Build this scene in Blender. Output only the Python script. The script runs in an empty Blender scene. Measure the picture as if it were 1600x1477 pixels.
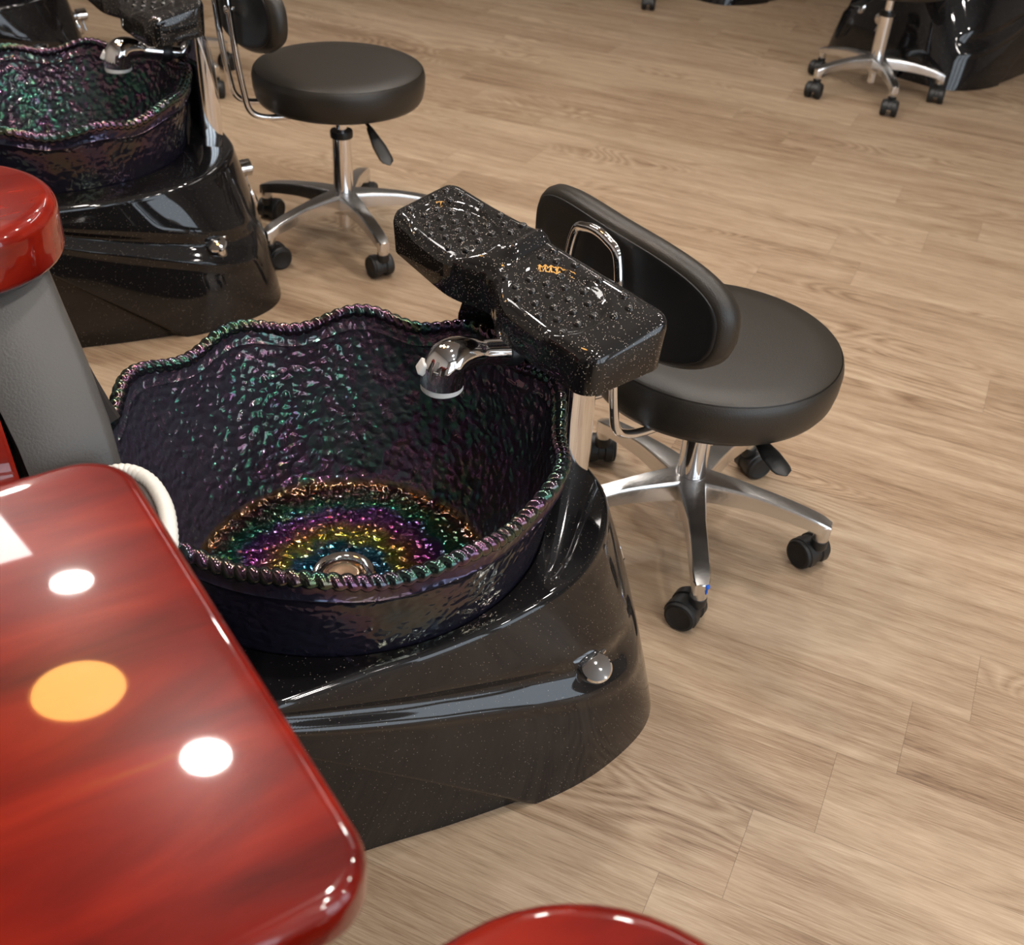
import bpy, bmesh, math, random
from math import sin, cos, pi, radians, sqrt, atan2, exp, hypot
from mathutils import Vector, Matrix

random.seed(7)
SC = bpy.context.scene
COL = SC.collection

# ------------------------------------------------------------------ camera
cam_d = bpy.data.cameras.new('camera')
cam = bpy.data.objects.new('camera', cam_d)
COL.objects.link(cam)
PITCH, ROLL, CAM_H = 0.6402, 0.0666, 1.306
fw = Vector((0, cos(PITCH), -sin(PITCH)))
r0 = Vector((1, 0, 0)); u0 = r0.cross(fw)
rr = cos(ROLL) * r0 + sin(ROLL) * u0
uu = -sin(ROLL) * r0 + cos(ROLL) * u0
cam.matrix_world = Matrix(((rr.x, uu.x, -fw.x, 0), (rr.y, uu.y, -fw.y, 0), (rr.z, uu.z, -fw.z, CAM_H), (0, 0, 0, 1)))
cam_d.sensor_fit = 'HORIZONTAL'; cam_d.sensor_width = 36.0
cam_d.lens = 1735.85 / 1600 * 36.0
cam_d.clip_start = 0.02
cam_d.dof.use_dof = True
cam_d.dof.focus_distance = 1.45
cam_d.dof.aperture_fstop = 8.0
SC.camera = cam

# ------------------------------------------------------------------ world, exposure
w = bpy.data.worlds.new('world'); SC.world = w; w.use_nodes = True
w.node_tree.nodes['Background'].inputs[0].default_value = (0.9, 0.95, 1, 1)
w.node_tree.nodes['Background'].inputs[1].default_value = 0.05
SC.view_settings.view_transform = 'Standard'
SC.view_settings.look = 'None'
SC.view_settings.gamma = 1.0
SC.view_settings.use_curve_mapping = False
SC.view_settings.exposure = 0.0
LAMP_POWER = 272.0        # emission of a downlight lens
WARM_POWER = 22.0
PANEL_POWER = 14.0
ADDED_STRIP_POWER = 14.0
ADDED_WINDOW_POWER = 3.2

# ------------------------------------------------------------------ frame of the pedicure row
A = radians(35.8)
FX = Vector((cos(A), sin(A), 0)); LY = Vector((-sin(A), cos(A), 0))
C0 = Vector((-.237, 1.212, 0)); DD = Vector((-.86, 1.26, 0))
def world_of(s, t, z, c=C0): return c + FX * s - LY * t + Vector((0, 0, z))

# ------------------------------------------------------------------ materials
def new_mat(name):
    m = bpy.data.materials.new(name); m.use_nodes = True
    nt = m.node_tree; b = nt.nodes['Principled BSDF']
    return m, nt, b
def N(nt, typ, **kw):
    n = nt.nodes.new(typ)
    for k, v in kw.items(): setattr(n, k, v)
    return n
def setin(n, **kw):
    for k, v in kw.items(): n.inputs[k.replace('_', ' ')].default_value = v
def L(nt, a, b): nt.links.new(a, b)
def ramp(nt, stops, interp='LINEAR'):
    r = N(nt, 'ShaderNodeValToRGB'); r.color_ramp.interpolation = interp
    e = r.color_ramp.elements
    while len(e) > 1: e.remove(e[0])
    e[0].position = stops[0][0]; e[0].color = stops[0][1]
    for p, c in stops[1:]:
        x = e.new(p); x.color = c
    return r
def math_n(nt, op, a, b=None, c=None):
    n = N(nt, 'ShaderNodeMath', operation=op)
    for i, v in enumerate((a, b, c)):
        if v is None: continue
        if isinstance(v, (int, float)): n.inputs[i].default_value = v
        else: L(nt, v, n.inputs[i])
    return n.outputs[0]
def g(v): return (v, v, v, 1)

def simple(name, col, rough=.5, metal=0.0, ior=1.5, coat=0.0, bump=0, bscale=300):
    m, nt, b = new_mat(name)
    b.inputs['Base Color'].default_value = (*col, 1)
    b.inputs['Roughness'].default_value = rough; b.inputs['Metallic'].default_value = metal
    b.inputs['IOR'].default_value = ior; b.inputs['Coat Weight'].default_value = coat
    if bump:
        tc = N(nt, 'ShaderNodeTexCoord'); no = N(nt, 'ShaderNodeTexNoise')
        no.inputs['Scale'].default_value = bscale; no.inputs['Detail'].default_value = 4
        L(nt, tc.outputs['Object'], no.inputs['Vector'])
        bp = N(nt, 'ShaderNodeBump'); bp.inputs['Strength'].default_value = bump; bp.inputs['Distance'].default_value = .001
        L(nt, no.outputs['Fac'], bp.inputs['Height']); L(nt, bp.outputs['Normal'], b.inputs['Normal'])
    return m

def glitter(name, base, density, scale, rough=.09, fleck=(.9, .82, .7)):
    """black gel coat with small metal flakes"""
    m, nt, b = new_mat(name)
    tc = N(nt, 'ShaderNodeTexCoord')
    v = N(nt, 'ShaderNodeTexVoronoi'); v.inputs['Scale'].default_value = scale
    L(nt, tc.outputs['Object'], v.inputs['Vector'])
    sp = N(nt, 'ShaderNodeSeparateColor'); L(nt, v.outputs['Color'], sp.inputs[0])
    pick = math_n(nt, 'GREATER_THAN', sp.outputs[0], 1 - density)
    near = math_n(nt, 'LESS_THAN', v.outputs['Distance'], .42)
    f = math_n(nt, 'MULTIPLY', pick, near)
    mx = N(nt, 'ShaderNodeMix', data_type='RGBA')
    mx.inputs[6].default_value = (*base, 1); mx.inputs[7].default_value = (*fleck, 1)
    L(nt, f, mx.inputs[0]); L(nt, mx.outputs[2], b.inputs['Base Color'])
    L(nt, math_n(nt, 'MULTIPLY', f, .9), b.inputs['Metallic'])
    b.inputs['Roughness'].default_value = .5
    b.inputs['Coat Weight'].default_value = 1.0; b.inputs['Coat Roughness'].default_value = rough
    b.inputs['Specular IOR Level'].default_value = .08
    # flakes lie at random tilts
    vs = N(nt, 'ShaderNodeVectorMath', operation='SUBTRACT'); L(nt, v.outputs['Color'], vs.inputs[0]); vs.inputs[1].default_value = (.5, .5, .5)
    sc = N(nt, 'ShaderNodeVectorMath', operation='SCALE'); L(nt, vs.outputs[0], sc.inputs[0]); L(nt, math_n(nt, 'MULTIPLY', f, .9), sc.inputs['Scale'])
    ge = N(nt, 'ShaderNodeNewGeometry')
    ad = N(nt, 'ShaderNodeVectorMath', operation='ADD'); L(nt, ge.outputs['Normal'], ad.inputs[0]); L(nt, sc.outputs[0], ad.inputs[1])
    nm = N(nt, 'ShaderNodeVectorMath', operation='NORMALIZE'); L(nt, ad.outputs[0], nm.inputs[0])
    L(nt, nm.outputs[0], b.inputs['Normal'])
    return m

M = {}
M['gel'] = glitter('black_gelcoat', (.005, .0045, .005), .012, 1000, .04, (.5, .45, .4))
M['gel_rest'] = glitter('sparkling_black_gelcoat', (.006, .0055, .0055), .05, 950, .05, (.75, .66, .56))
M['chrome'] = simple('chrome', (.86, .86, .87), .06, 1.0)
M['alu'] = simple('polished_aluminium', (.74, .73, .72), .24, 1.0, bump=.3, bscale=90)
M['leather'] = simple('black_vinyl', (.020, .016, .0115), .40, bump=.35, bscale=500)
M['leather_pad'] = simple('black_vinyl_back', (.0035, .0035, .0035), .5, bump=.2, bscale=500)
M['plastic'] = simple('black_plastic', (.010, .010, .010), .42)
M['white_plastic'] = simple('white_plastic', (.82, .81, .78), .35)
M['taupe'] = simple('taupe_leather', (.085, .078, .072), .38, bump=.4, bscale=350)
M['taupe_dark'] = simple('dark_taupe_leather', (.045, .037, .033), .4, bump=.4, bscale=350)
M['cream'] = simple('cream_piping', (.78, .76, .70), .45)
M['blue'] = simple('blue_paint', (.01, .12, .65), .35)
M['rubber'] = simple('black_rubber', (.006, .006, .006), .6)
M['brass'] = simple('tarnished_drain', (.45, .30, .2), .25, 1.0)
M['wall'] = simple('warm_grey_paint', (.42, .39, .36), .7)
M['ceiling'] = simple('grey_ceiling', (.30, .29, .28), .8)
M['trimwhite'] = simple('white_trim', (.8, .8, .8), .4)

def emit(name, col, power):
    m, nt, b = new_mat(name)
    b.inputs['Base Color'].default_value = (.8, .8, .8, 1)
    b.inputs['Emission Color'].default_value = (*col, 1); b.inputs['Emission Strength'].default_value = power
    return m
M['lamp'] = emit('lit_lens', (1, .93, .86), LAMP_POWER)
M['warm'] = emit('lit_amber_glass', (1, .47, .10), WARM_POWER)
M['added_daylight'] = emit('added_daylit_glass', (.70, .85, 1), ADDED_WINDOW_POWER)
M['strip'] = emit('added_lit_strip', (1, .94, .88), ADDED_STRIP_POWER)
M['panel'] = emit('lit_panel', (1, .95, .9), PANEL_POWER)

def red_wood():
    m, nt, b = new_mat('red_lacquered_wood')
    tc = N(nt, 'ShaderNodeTexCoord'); mp = N(nt, 'ShaderNodeMapping'); mp.inputs['Scale'].default_value = (1.6, 6, 6)
    mp.inputs['Rotation'].default_value = (0, 0, .12)
    L(nt, tc.outputs['Object'], mp.inputs['Vector'])
    no = N(nt, 'ShaderNodeTexNoise'); no.inputs['Scale'].default_value = 3; no.inputs['Detail'].default_value = 6; no.inputs['Distortion'].default_value = .6
    L(nt, mp.outputs[0], no.inputs['Vector'])
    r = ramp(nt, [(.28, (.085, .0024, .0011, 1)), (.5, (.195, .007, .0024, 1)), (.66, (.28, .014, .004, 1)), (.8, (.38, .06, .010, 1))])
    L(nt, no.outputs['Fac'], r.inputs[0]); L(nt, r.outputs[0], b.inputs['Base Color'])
    b.inputs['Roughness'].default_value = .27; b.inputs['Specular IOR Level'].default_value = .13
    b.inputs['Coat Weight'].default_value = 1; b.inputs['Coat Roughness'].default_value = .03
    return m
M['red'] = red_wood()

def glass_bowl():
    """dark pressed glass with an iridescent film; the film is thicker away from the drain"""
    m, nt, b = new_mat('iridescent_dark_glass')
    tc = N(nt, 'ShaderNodeTexCoord'); sx = N(nt, 'ShaderNodeSeparateXYZ'); L(nt, tc.outputs['Object'], sx.inputs[0])
    rad = math_n(nt, 'SQRT', math_n(nt, 'ADD', math_n(nt, 'MULTIPLY', sx.outputs[0], sx.outputs[0]), math_n(nt, 'MULTIPLY', sx.outputs[1], sx.outputs[1])))
    no = N(nt, 'ShaderNodeTexNoise'); no.inputs['Scale'].default_value = 34; no.inputs['Detail'].default_value = 3
    L(nt, tc.outputs['Object'], no.inputs['Vector'])
    no2 = N(nt, 'ShaderNodeTexNoise'); no2.inputs['Scale'].default_value = 6; no2.inputs['Detail'].default_value = 2
    L(nt, tc.outputs['Object'], no2.inputs['Vector'])
    hi = N(nt, 'ShaderNodeMapRange'); setin(hi, From_Min=.20, From_Max=.45, To_Min=430, To_Max=640)
    L(nt, sx.outputs[2], hi.inputs['Value'])
    th = math_n(nt, 'ADD', hi.outputs[0], math_n(nt, 'MULTIPLY', math_n(nt, 'SUBTRACT', no.outputs['Fac'], .5), 420))
    th = math_n(nt, 'ADD', th, math_n(nt, 'MULTIPLY', math_n(nt, 'SUBTRACT', no2.outputs['Fac'], .5), 260))
    L(nt, th, b.inputs['Thin Film Thickness'])
    b.inputs['Thin Film IOR'].default_value = 1.76
    b.inputs['IOR'].default_value = 1.5
    # lustre stained in rings round the drain
    rp = math_n(nt, 'ADD', rad, math_n(nt, 'MULTIPLY', math_n(nt, 'SUBTRACT', no.outputs['Fac'], .5), .055))
    rp = math_n(nt, 'ADD', rp, math_n(nt, 'MULTIPLY', math_n(nt, 'SUBTRACT', no2.outputs['Fac'], .5), .03))
    rn = math_n(nt, 'DIVIDE', rp, .23)
    cr = ramp(nt, [(.18, (.003, .045, .10, 1)), (.30, (.006, .08, .12, 1)), (.37, (.17, .18, .02, 1)), (.46, (.20, .09, .03, 1)), (.54, (.13, .02, .12, 1)), (.63, (.05, .02, .11, 1)),
                   (.70, (.008, .085, .06, 1)), (.79, (.016, .05, .03, 1)), (.87, (.055, .018, .025, 1)), (.94, (.20, .11, .04, 1)), (1.0, (.09, .07, .05, 1))])
    L(nt, rn, cr.inputs[0])
    ms = N(nt, 'ShaderNodeMapRange'); setin(ms, From_Min=.203, From_Max=.213, To_Min=.85, To_Max=0)
    L(nt, sx.outputs[2], ms.inputs['Value'])
    inner = math_n(nt, 'LESS_THAN', rad, .232)
    lus = math_n(nt, 'MULTIPLY', ms.outputs[0], inner)
    mx = N(nt, 'ShaderNodeMix', data_type='RGBA'); mx.inputs[6].default_value = (.032, .027, .040, 1)
    L(nt, cr.outputs[0], mx.inputs[7])
    L(nt, lus, mx.inputs[0]); L(nt, mx.outputs[2], b.inputs['Base Color'])
    L(nt, lus, b.inputs['Metallic'])
    b.inputs['Roughness'].default_value = .12
    v = N(nt, 'ShaderNodeTexVoronoi', feature='SMOOTH_F1'); v.inputs['Scale'].default_value = 78; v.inputs['Smoothness'].default_value = .6
    nd = N(nt, 'ShaderNodeTexNoise'); nd.inputs['Scale'].default_value = 30
    L(nt, tc.outputs['Object'], nd.inputs['Vector'])
    va = N(nt, 'ShaderNodeVectorMath', operation='SCALE'); L(nt, nd.outputs['Color'], va.inputs[0]); va.inputs['Scale'].default_value = .022
    vb = N(nt, 'ShaderNodeVectorMath', operation='ADD'); L(nt, tc.outputs['Object'], vb.inputs[0]); L(nt, va.outputs[0], vb.inputs[1])
    L(nt, vb.outputs[0], v.inputs['Vector'])
    bp = N(nt, 'ShaderNodeBump'); bp.inputs['Strength'].default_value = .8; bp.inputs['Distance'].default_value = .0062
    bp.invert = True
    L(nt, v.outputs['Distance'], bp.inputs['Height']); L(nt, bp.outputs['Normal'], b.inputs['Normal'])
    return m
M['bowl'] = glass_bowl()
def glass_outside():
    m, nt, b = new_mat('hammered_dark_glass')
    b.inputs['Base Color'].default_value = (.011, .010, .018, 1); b.inputs['Roughness'].default_value = .16; b.inputs['IOR'].default_value = 1.5
    tc = N(nt, 'ShaderNodeTexCoord'); nd = N(nt, 'ShaderNodeTexNoise'); nd.inputs['Scale'].default_value = 30
    b.inputs['Thin Film IOR'].default_value = 1.6
    L(nt, tc.outputs['Object'], nd.inputs['Vector'])
    n2 = N(nt, 'ShaderNodeTexNoise'); n2.inputs['Scale'].default_value = 7; L(nt, tc.outputs['Object'], n2.inputs['Vector'])
    L(nt, math_n(nt, 'MULTIPLY_ADD', n2.outputs['Fac'], 400, 150), b.inputs['Thin Film Thickness'])
    v = N(nt, 'ShaderNodeTexVoronoi', feature='SMOOTH_F1'); v.inputs['Scale'].default_value = 80; v.inputs['Smoothness'].default_value = .7
    va = N(nt, 'ShaderNodeVectorMath', operation='SCALE'); L(nt, nd.outputs['Color'], va.inputs[0]); va.inputs['Scale'].default_value = .025
    vb = N(nt, 'ShaderNodeVectorMath', operation='ADD'); L(nt, tc.outputs['Object'], vb.inputs[0]); L(nt, va.outputs[0], vb.inputs[1])
    L(nt, vb.outputs[0], v.inputs['Vector'])
    bp = N(nt, 'ShaderNodeBump'); bp.inputs['Strength'].default_value = .45; bp.inputs['Distance'].default_value = .005; bp.invert = True
    L(nt, v.outputs['Distance'], bp.inputs['Height']); L(nt, bp.outputs['Normal'], b.inputs['Normal'])
    return m
M['bowl_out'] = glass_outside()
def glass_rope():
    m, nt, b = new_mat('iridescent_rope_glass')
    tc = N(nt, 'ShaderNodeTexCoord'); no = N(nt, 'ShaderNodeTexNoise'); no.inputs['Scale'].default_value = 5
    L(nt, tc.outputs['Object'], no.inputs['Vector'])
    L(nt, math_n(nt, 'MULTIPLY_ADD', no.outputs['Fac'], 900, 30), b.inputs['Thin Film Thickness'])
    b.inputs['Thin Film IOR'].default_value = 1.8
    b.inputs['Base Color'].default_value = (.008, .008, .010, 1); b.inputs['Roughness'].default_value = .07
    b.inputs['IOR'].default_value = 1.6
    return m
M['rope'] = glass_rope()

def wood_floor():
    m, nt, b = new_mat('oak_plank_floor')
    W_, LEN = .158, 1.22
    tc = N(nt, 'ShaderNodeNewGeometry'); mp = N(nt, 'ShaderNodeMapping'); mp.vector_type = 'POINT'
    mp.inputs['Rotation'].default_value = (0, 0, radians(22.6)); mp.inputs['Location'].default_value = (.4745, -.113, 0)
    L(nt, tc.outputs['Position'], mp.inputs['Vector'])
    s = N(nt, 'ShaderNodeSeparateXYZ'); L(nt, mp.outputs[0], s.inputs[0]); u, v = s.outputs[0], s.outputs[1]
    vr = math_n(nt, 'DIVIDE', v, W_); row = math_n(nt, 'FLOOR', vr); vf = math_n(nt, 'FRACT', vr)
    wn = N(nt, 'ShaderNodeTexWhiteNoise', noise_dimensions='1D'); L(nt, row, wn.inputs['W'])
    far = math_n(nt, 'GREATER_THAN', row, 9.5)
    ur = math_n(nt, 'ADD', math_n(nt, 'DIVIDE', math_n(nt, 'SUBTRACT', u, math_n(nt, 'MULTIPLY', row, .0875)), LEN), math_n(nt, 'MULTIPLY', math_n(nt, 'MULTIPLY', wn.outputs['Value'], 7.3), far))
    colx = math_n(nt, 'FLOOR', ur); uf = math_n(nt, 'FRACT', ur)
    cb = N(nt, 'ShaderNodeCombineXYZ'); L(nt, row, cb.inputs[0]); L(nt, colx, cb.inputs[1])
    w2 = N(nt, 'ShaderNodeTexWhiteNoise', noise_dimensions='2D'); L(nt, cb.outputs[0], w2.inputs['Vector'])
    rnd = w2.outputs['Value']
    # grain space: per plank shift
    off = N(nt, 'ShaderNodeVectorMath', operation='SCALE'); L(nt, w2.outputs['Color'], off.inputs[0]); off.inputs['Scale'].default_value = 37.0
    p0 = N(nt, 'ShaderNodeCombineXYZ'); L(nt, u, p0.inputs[0]); L(nt, v, p0.inputs[1])
    pv = N(nt, 'ShaderNodeVectorMath', operation='ADD'); L(nt, p0.outputs[0], pv.inputs[0]); L(nt, off.outputs[0], pv.inputs[1])
    def stretched(sx_, sy_):
        q = N(nt, 'ShaderNodeVectorMath', operation='MULTIPLY'); L(nt, pv.outputs[0], q.inputs[0]); q.inputs[1].default_value = (sx_, sy_, 1); return q.outputs[0]
    def noise(vec, scale, det, dist=0.0, rough=.55):
        n = N(nt, 'ShaderNodeTexNoise'); n.inputs['Scale'].default_value = scale; n.inputs['Detail'].default_value = det
        n.inputs['Distortion'].default_value = dist; n.inputs['Roughness'].default_value = rough
        L(nt, vec, n.inputs['Vector']); return n.outputs['Fac']
    broad = noise(stretched(1.0, 5.0), 1.6, 3, .6)
    streak = noise(stretched(1.0, 16.0), 2.6, 5, .35, .62)
    fine = noise(stretched(1.0, 22.0), 15, 4, 0, .7)
    pores = noise(stretched(1.0, 30.0), 26, 2, 0, .6)
    # cathedral figure: contour lines of a stretched noise, only on parts of some planks
    fig = noise(stretched(1.0, 3.6), 1.5, 1.2, .5)
    rings = math_n(nt, 'ABSOLUTE', math_n(nt, 'SUBTRACT', math_n(nt, 'FRACT', math_n(nt, 'MULTIPLY', fig, 26)), .5))
    rings = math_n(nt, 'MULTIPLY', rings, 2)
    where = N(nt, 'ShaderNodeMapRange'); setin(where, From_Min=.5, From_Max=.62, To_Min=0, To_Max=.30)
    L(nt, noise(stretched(1.0, 3.0), 1.2, 1), where.inputs['Value'])
    # small knots
    kv = N(nt, 'ShaderNodeTexVoronoi'); kv.inputs['Scale'].default_value = 1.0
    L(nt, stretched(1.7, 5.2), kv.inputs['Vector'])
    kn = N(nt, 'ShaderNodeMapRange'); setin(kn, From_Min=.0, From_Max=.16, To_Min=.32, To_Max=0); L(nt, kv.outputs['Distance'], kn.inputs['Value'])
    ks = N(nt, 'ShaderNodeSeparateColor'); L(nt, kv.outputs['Color'], ks.inputs[0])
    knot = math_n(nt, 'MULTIPLY', kn.outputs[0], math_n(nt, 'MULTIPLY', math_n(nt, 'GREATER_THAN', ks.outputs[0], .72), streak))
    t = math_n(nt, 'MULTIPLY_ADD', broad, .62, .09)
    t = math_n(nt, 'ADD', t, math_n(nt, 'MULTIPLY_ADD', streak, .80, -.40))
    t = math_n(nt, 'ADD', t, math_n(nt, 'MULTIPLY_ADD', fine, .80, -.40))
    t = math_n(nt, 'ADD', t, math_n(nt, 'MULTIPLY_ADD', pores, .60, -.30))
    t = math_n(nt, 'ADD', t, math_n(nt, 'MULTIPLY', math_n(nt, 'SUBTRACT', rings, .5), where.outputs[0]))
    t = math_n(nt, 'ADD', t, math_n(nt, 'MULTIPLY_ADD', rnd, .16, -.08))
    t = math_n(nt, 'SUBTRACT', t, knot)
    r = ramp(nt, [(.0, (.15, .088, .050, 1)), (.22, (.275, .182, .112, 1)), (.48, (.39, .282, .187, 1)), (.85, (.52, .40, .28, 1))])
    L(nt, t, r.inputs[0])
    e1 = math_n(nt, 'MINIMUM', vf, math_n(nt, 'SUBTRACT', 1, vf)); e1 = math_n(nt, 'MULTIPLY', e1, W_)
    e2 = math_n(nt, 'MINIMUM', uf, math_n(nt, 'SUBTRACT', 1, uf)); e2 = math_n(nt, 'MULTIPLY', e2, LEN)
    gap = math_n(nt, 'LESS_THAN', math_n(nt, 'MINIMUM', e1, e2), .0006)
    mx = N(nt, 'ShaderNodeMix', data_type='RGBA'); L(nt, math_n(nt, 'MULTIPLY', gap, .4), mx.inputs[0]); L(nt, r.outputs[0], mx.inputs[6]); mx.inputs[7].default_value = (.08, .05, .03, 1)
    L(nt, mx.outputs[2], b.inputs['Base Color'])
    b.inputs['Roughness'].default_value = .47; b.inputs['Specular IOR Level'].default_value = .35
    bp = N(nt, 'ShaderNodeBump'); bp.inputs['Strength'].default_value = .25; bp.inputs['Distance'].default_value = .0012
    L(nt, fine, bp.inputs['Height']); L(nt, bp.outputs['Normal'], b.inputs['Normal'])
    return m
M['floor'] = wood_floor()

# ------------------------------------------------------------------ mesh helpers
def link(name, bm, m, parent=None, loc=None, smooth=35):
    me = bpy.data.meshes.new(name)
    bmesh.ops.recalc_face_normals(bm, faces=bm.faces[:])
    bm.to_mesh(me); bm.free()
    me.materials.append(m)
    if smooth:
        me.polygons.foreach_set('use_smooth', [True] * len(me.polygons))
        me.set_sharp_from_angle(angle=radians(smooth))
    o = bpy.data.objects.new(name, me); COL.objects.link(o)
    if parent is not None: o.parent = parent
    if loc is not None: o.location = loc
    return o
def thing(name, label, cat, loc=(0, 0, 0), rz=0.0, group=None):
    o = bpy.data.objects.new(name, None); COL.objects.link(o)
    o.location = loc; o.rotation_euler = (0, 0, rz); o.empty_display_size = .1
    o['label'] = label; o['category'] = cat
    if group: o['group'] = group
    return o
def struct(o): o['kind'] = 'structure'; return o
def dup(root, loc, rz, label=None, skip=()):
    r = root.copy(); COL.objects.link(r); r.location = loc; r.rotation_euler = (0, 0, rz)
    if label: r['label'] = label
    def rec(src, dst):
        for ch in list(src.children):
            if ch.name.split('.')[0] in skip: continue
            c = ch.copy(); COL.objects.link(c); c.parent = dst; rec(ch, c)
    rec(root, r)
    return r

def ring_faces(bm, a, b):
    n = len(a)
    for i in range(n):
        j = (i + 1) % n
        bm.faces.new((a[i], a[j], b[j], b[i]))
def loft(bm, rings, cap0=True, cap1=True):
    vs = [[bm.verts.new(p) for p in r] for r in rings]
    for a, b in zip(vs, vs[1:]): ring_faces(bm, a, b)
    if cap0: bm.faces.new(vs[0][::-1])
    if cap1: bm.faces.new(vs[-1])
    return vs
def tube(bm, pts, rad, seg=14, caps=True):
    pts = [Vector(p) for p in pts]
    rads = rad if isinstance(rad, (list, tuple)) else [rad] * len(pts)
    tang = []
    for i in range(len(pts)):
        a = pts[max(i - 1, 0)]; b = pts[min(i + 1, len(pts) - 1)]
        tang.append((b - a).normalized())
    up = Vector((0, 0, 1)) if abs(tang[0].z) < .9 else Vector((1, 0, 0))
    nrm = (up - tang[0] * up.dot(tang[0])).normalized()
    rings = []
    for p, t, r in zip(pts, tang, rads):
        nrm = (nrm - t * nrm.dot(t)).normalized(); bi = t.cross(nrm)
        rings.append([p + (nrm * cos(2 * pi * k / seg) + bi * sin(2 * pi * k / seg)) * r for k in range(seg)])
    loft(bm, rings, caps, caps)
def spline(ctrl, n=8):
    P = [Vector(p) for p in ctrl]; P = [2 * P[0] - P[1]] + P + [2 * P[-1] - P[-2]]
    out = []
    for i in range(1, len(P) - 2):
        for k in range(n):
            t = k / n; a, b, c, d = P[i - 1], P[i], P[i + 1], P[i + 2]
            out.append(.5 * ((2 * b) + (c - a) * t + (2 * a - 5 * b + 4 * c - d) * t * t + (3 * b - a - 3 * c + d) * t ** 3))
    out.append(P[-2].copy()); return out
def lathe(bm, prof, seg=48, mat=None, cap0=True, cap1=True):
    rings = []
    for r, z in prof:
        ring = [Vector((r * cos(2 * pi * k / seg), r * sin(2 * pi * k / seg), z)) for k in range(seg)]
        if mat is not None: ring = [mat @ p for p in ring]
        rings.append(ring)
    loft(bm, rings, cap0, cap1)
def axis_mat(p, d, up=None):
    d = Vector(d).normalized(); q = d.to_track_quat('Z', 'Y')
    return Matrix.Translation(Vector(p)) @ q.to_matrix().to_4x4()
def rounded_outline(pts, rads, seg=6):
    """pts: polygon corners (2d), rads: radius per corner"""
    out = []; n = len(pts)
    for i in range(n):
        p = Vector(pts[i]); a = Vector(pts[i - 1]); b = Vector(pts[(i + 1) % n])
        r = rads[i] if isinstance(rads, (list, tuple)) else rads
        da = (a - p).normalized(); db = (b - p).normalized()
        ang = da.angle(db); d = min(r / math.tan(ang / 2), .49 * (a - p).length, .49 * (b - p).length); r2 = d * math.tan(ang / 2)
        c = p + (da + db).normalized() * (r2 / sin(ang / 2))
        s0 = p + da * d - c; s1 = p + db * d - c
        a0 = atan2(s0.y, s0.x); a1 = atan2(s1.y, s1.x); dl = (a1 - a0 + pi) % (2 * pi) - pi
        for k in range(seg + 1):
            t = a0 + dl * k / seg; out.append(Vector((c.x + r2 * cos(t), c.y + r2 * sin(t))))
    return out
def inset2(outl, d):
    n = len(outl); res = []
    area = sum(outl[i].x * outl[(i + 1) % n].y - outl[(i + 1) % n].x * outl[i].y for i in range(n))
    sg = 1 if area > 0 else -1
    for i in range(n):
        a, p, b = outl[i - 1], outl[i], outl[(i + 1) % n]
        t1 = (p - a); t2 = (b - p)
        t = (t1.normalized() if t1.length > 1e-9 else Vector((0, 0))) + (t2.normalized() if t2.length > 1e-9 else Vector((0, 0)))
        if t.length < 1e-9: res.append(p.copy()); continue
        t.normalize(); res.append(p + Vector((-t.y, t.x)) * sg * d)
    return res
def slab(bm, outl, z0, z1, rt=.008, rb=.008, seg=5, M4=None):
    """extruded outline with rounded top and bottom edges"""
    rings = []
    def add(d, z):
        rings.append([Vector((p.x, p.y, z)) if M4 is None else M4 @ Vector((p.x, p.y, z)) for p in (inset2(outl, d) if d > 1e-6 else outl)])
    for k in range(seg + 1):
        a = pi / 2 * k / seg; add(rb * (1 - sin(a)), z0 + rb * (1 - cos(a)))
    for k in range(seg + 1):
        a = pi / 2 * k / seg; add(rt * (1 - cos(a)), z1 - rt * (1 - sin(a)))
    loft(bm, rings)
def box(bm, x0, x1, y0, y1, z0, z1):
    vs = [bm.verts.new((x, y, z)) for z in (z0, z1) for x, y in ((x0, y0), (x1, y0), (x1, y1), (x0, y1))]
    for f in ((3, 2, 1, 0), (4, 5, 6, 7), (0, 1, 5, 4), (1, 2, 6, 5), (2, 3, 7, 6), (3, 0, 4, 7)): bm.faces.new([vs[i] for i in f])

# ------------------------------------------------------------------ room shell (aligned with the row of spas)
S0, S1, Y0, Y1, HC = -1.75, 5.45, -3.6, 6.4, 2.7      # s range, local-y range
room_rot = A
def shell(name, m, x0, x1, y0, y1, z0, z1):
    bm = bmesh.new(); box(bm, x0, x1, y0, y1, z0, z1)
    o = link(name, bm, m, None, C0, 0); o.rotation_euler = (0, 0, room_rot); return struct(o)
shell('floor', M['floor'], S0, S1, Y0, Y1, -.1, 0)
shell('ceiling', M['ceiling'], S0, S1, Y0, Y1, HC, HC + .1)
shell('wall_back', M['wall'], S0 - .1, S0, Y0, Y1, 0, HC)
shell('wall_far', M['wall'], S1, S1 + .1, Y0, Y1, 0, HC)
shell('wall_left', M['wall'], S0, S1, Y1, Y1 + .1, 0, HC)
shell('wall_right', M['wall'], S0, S1, Y0 - .1, Y0, 0, HC)
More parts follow.
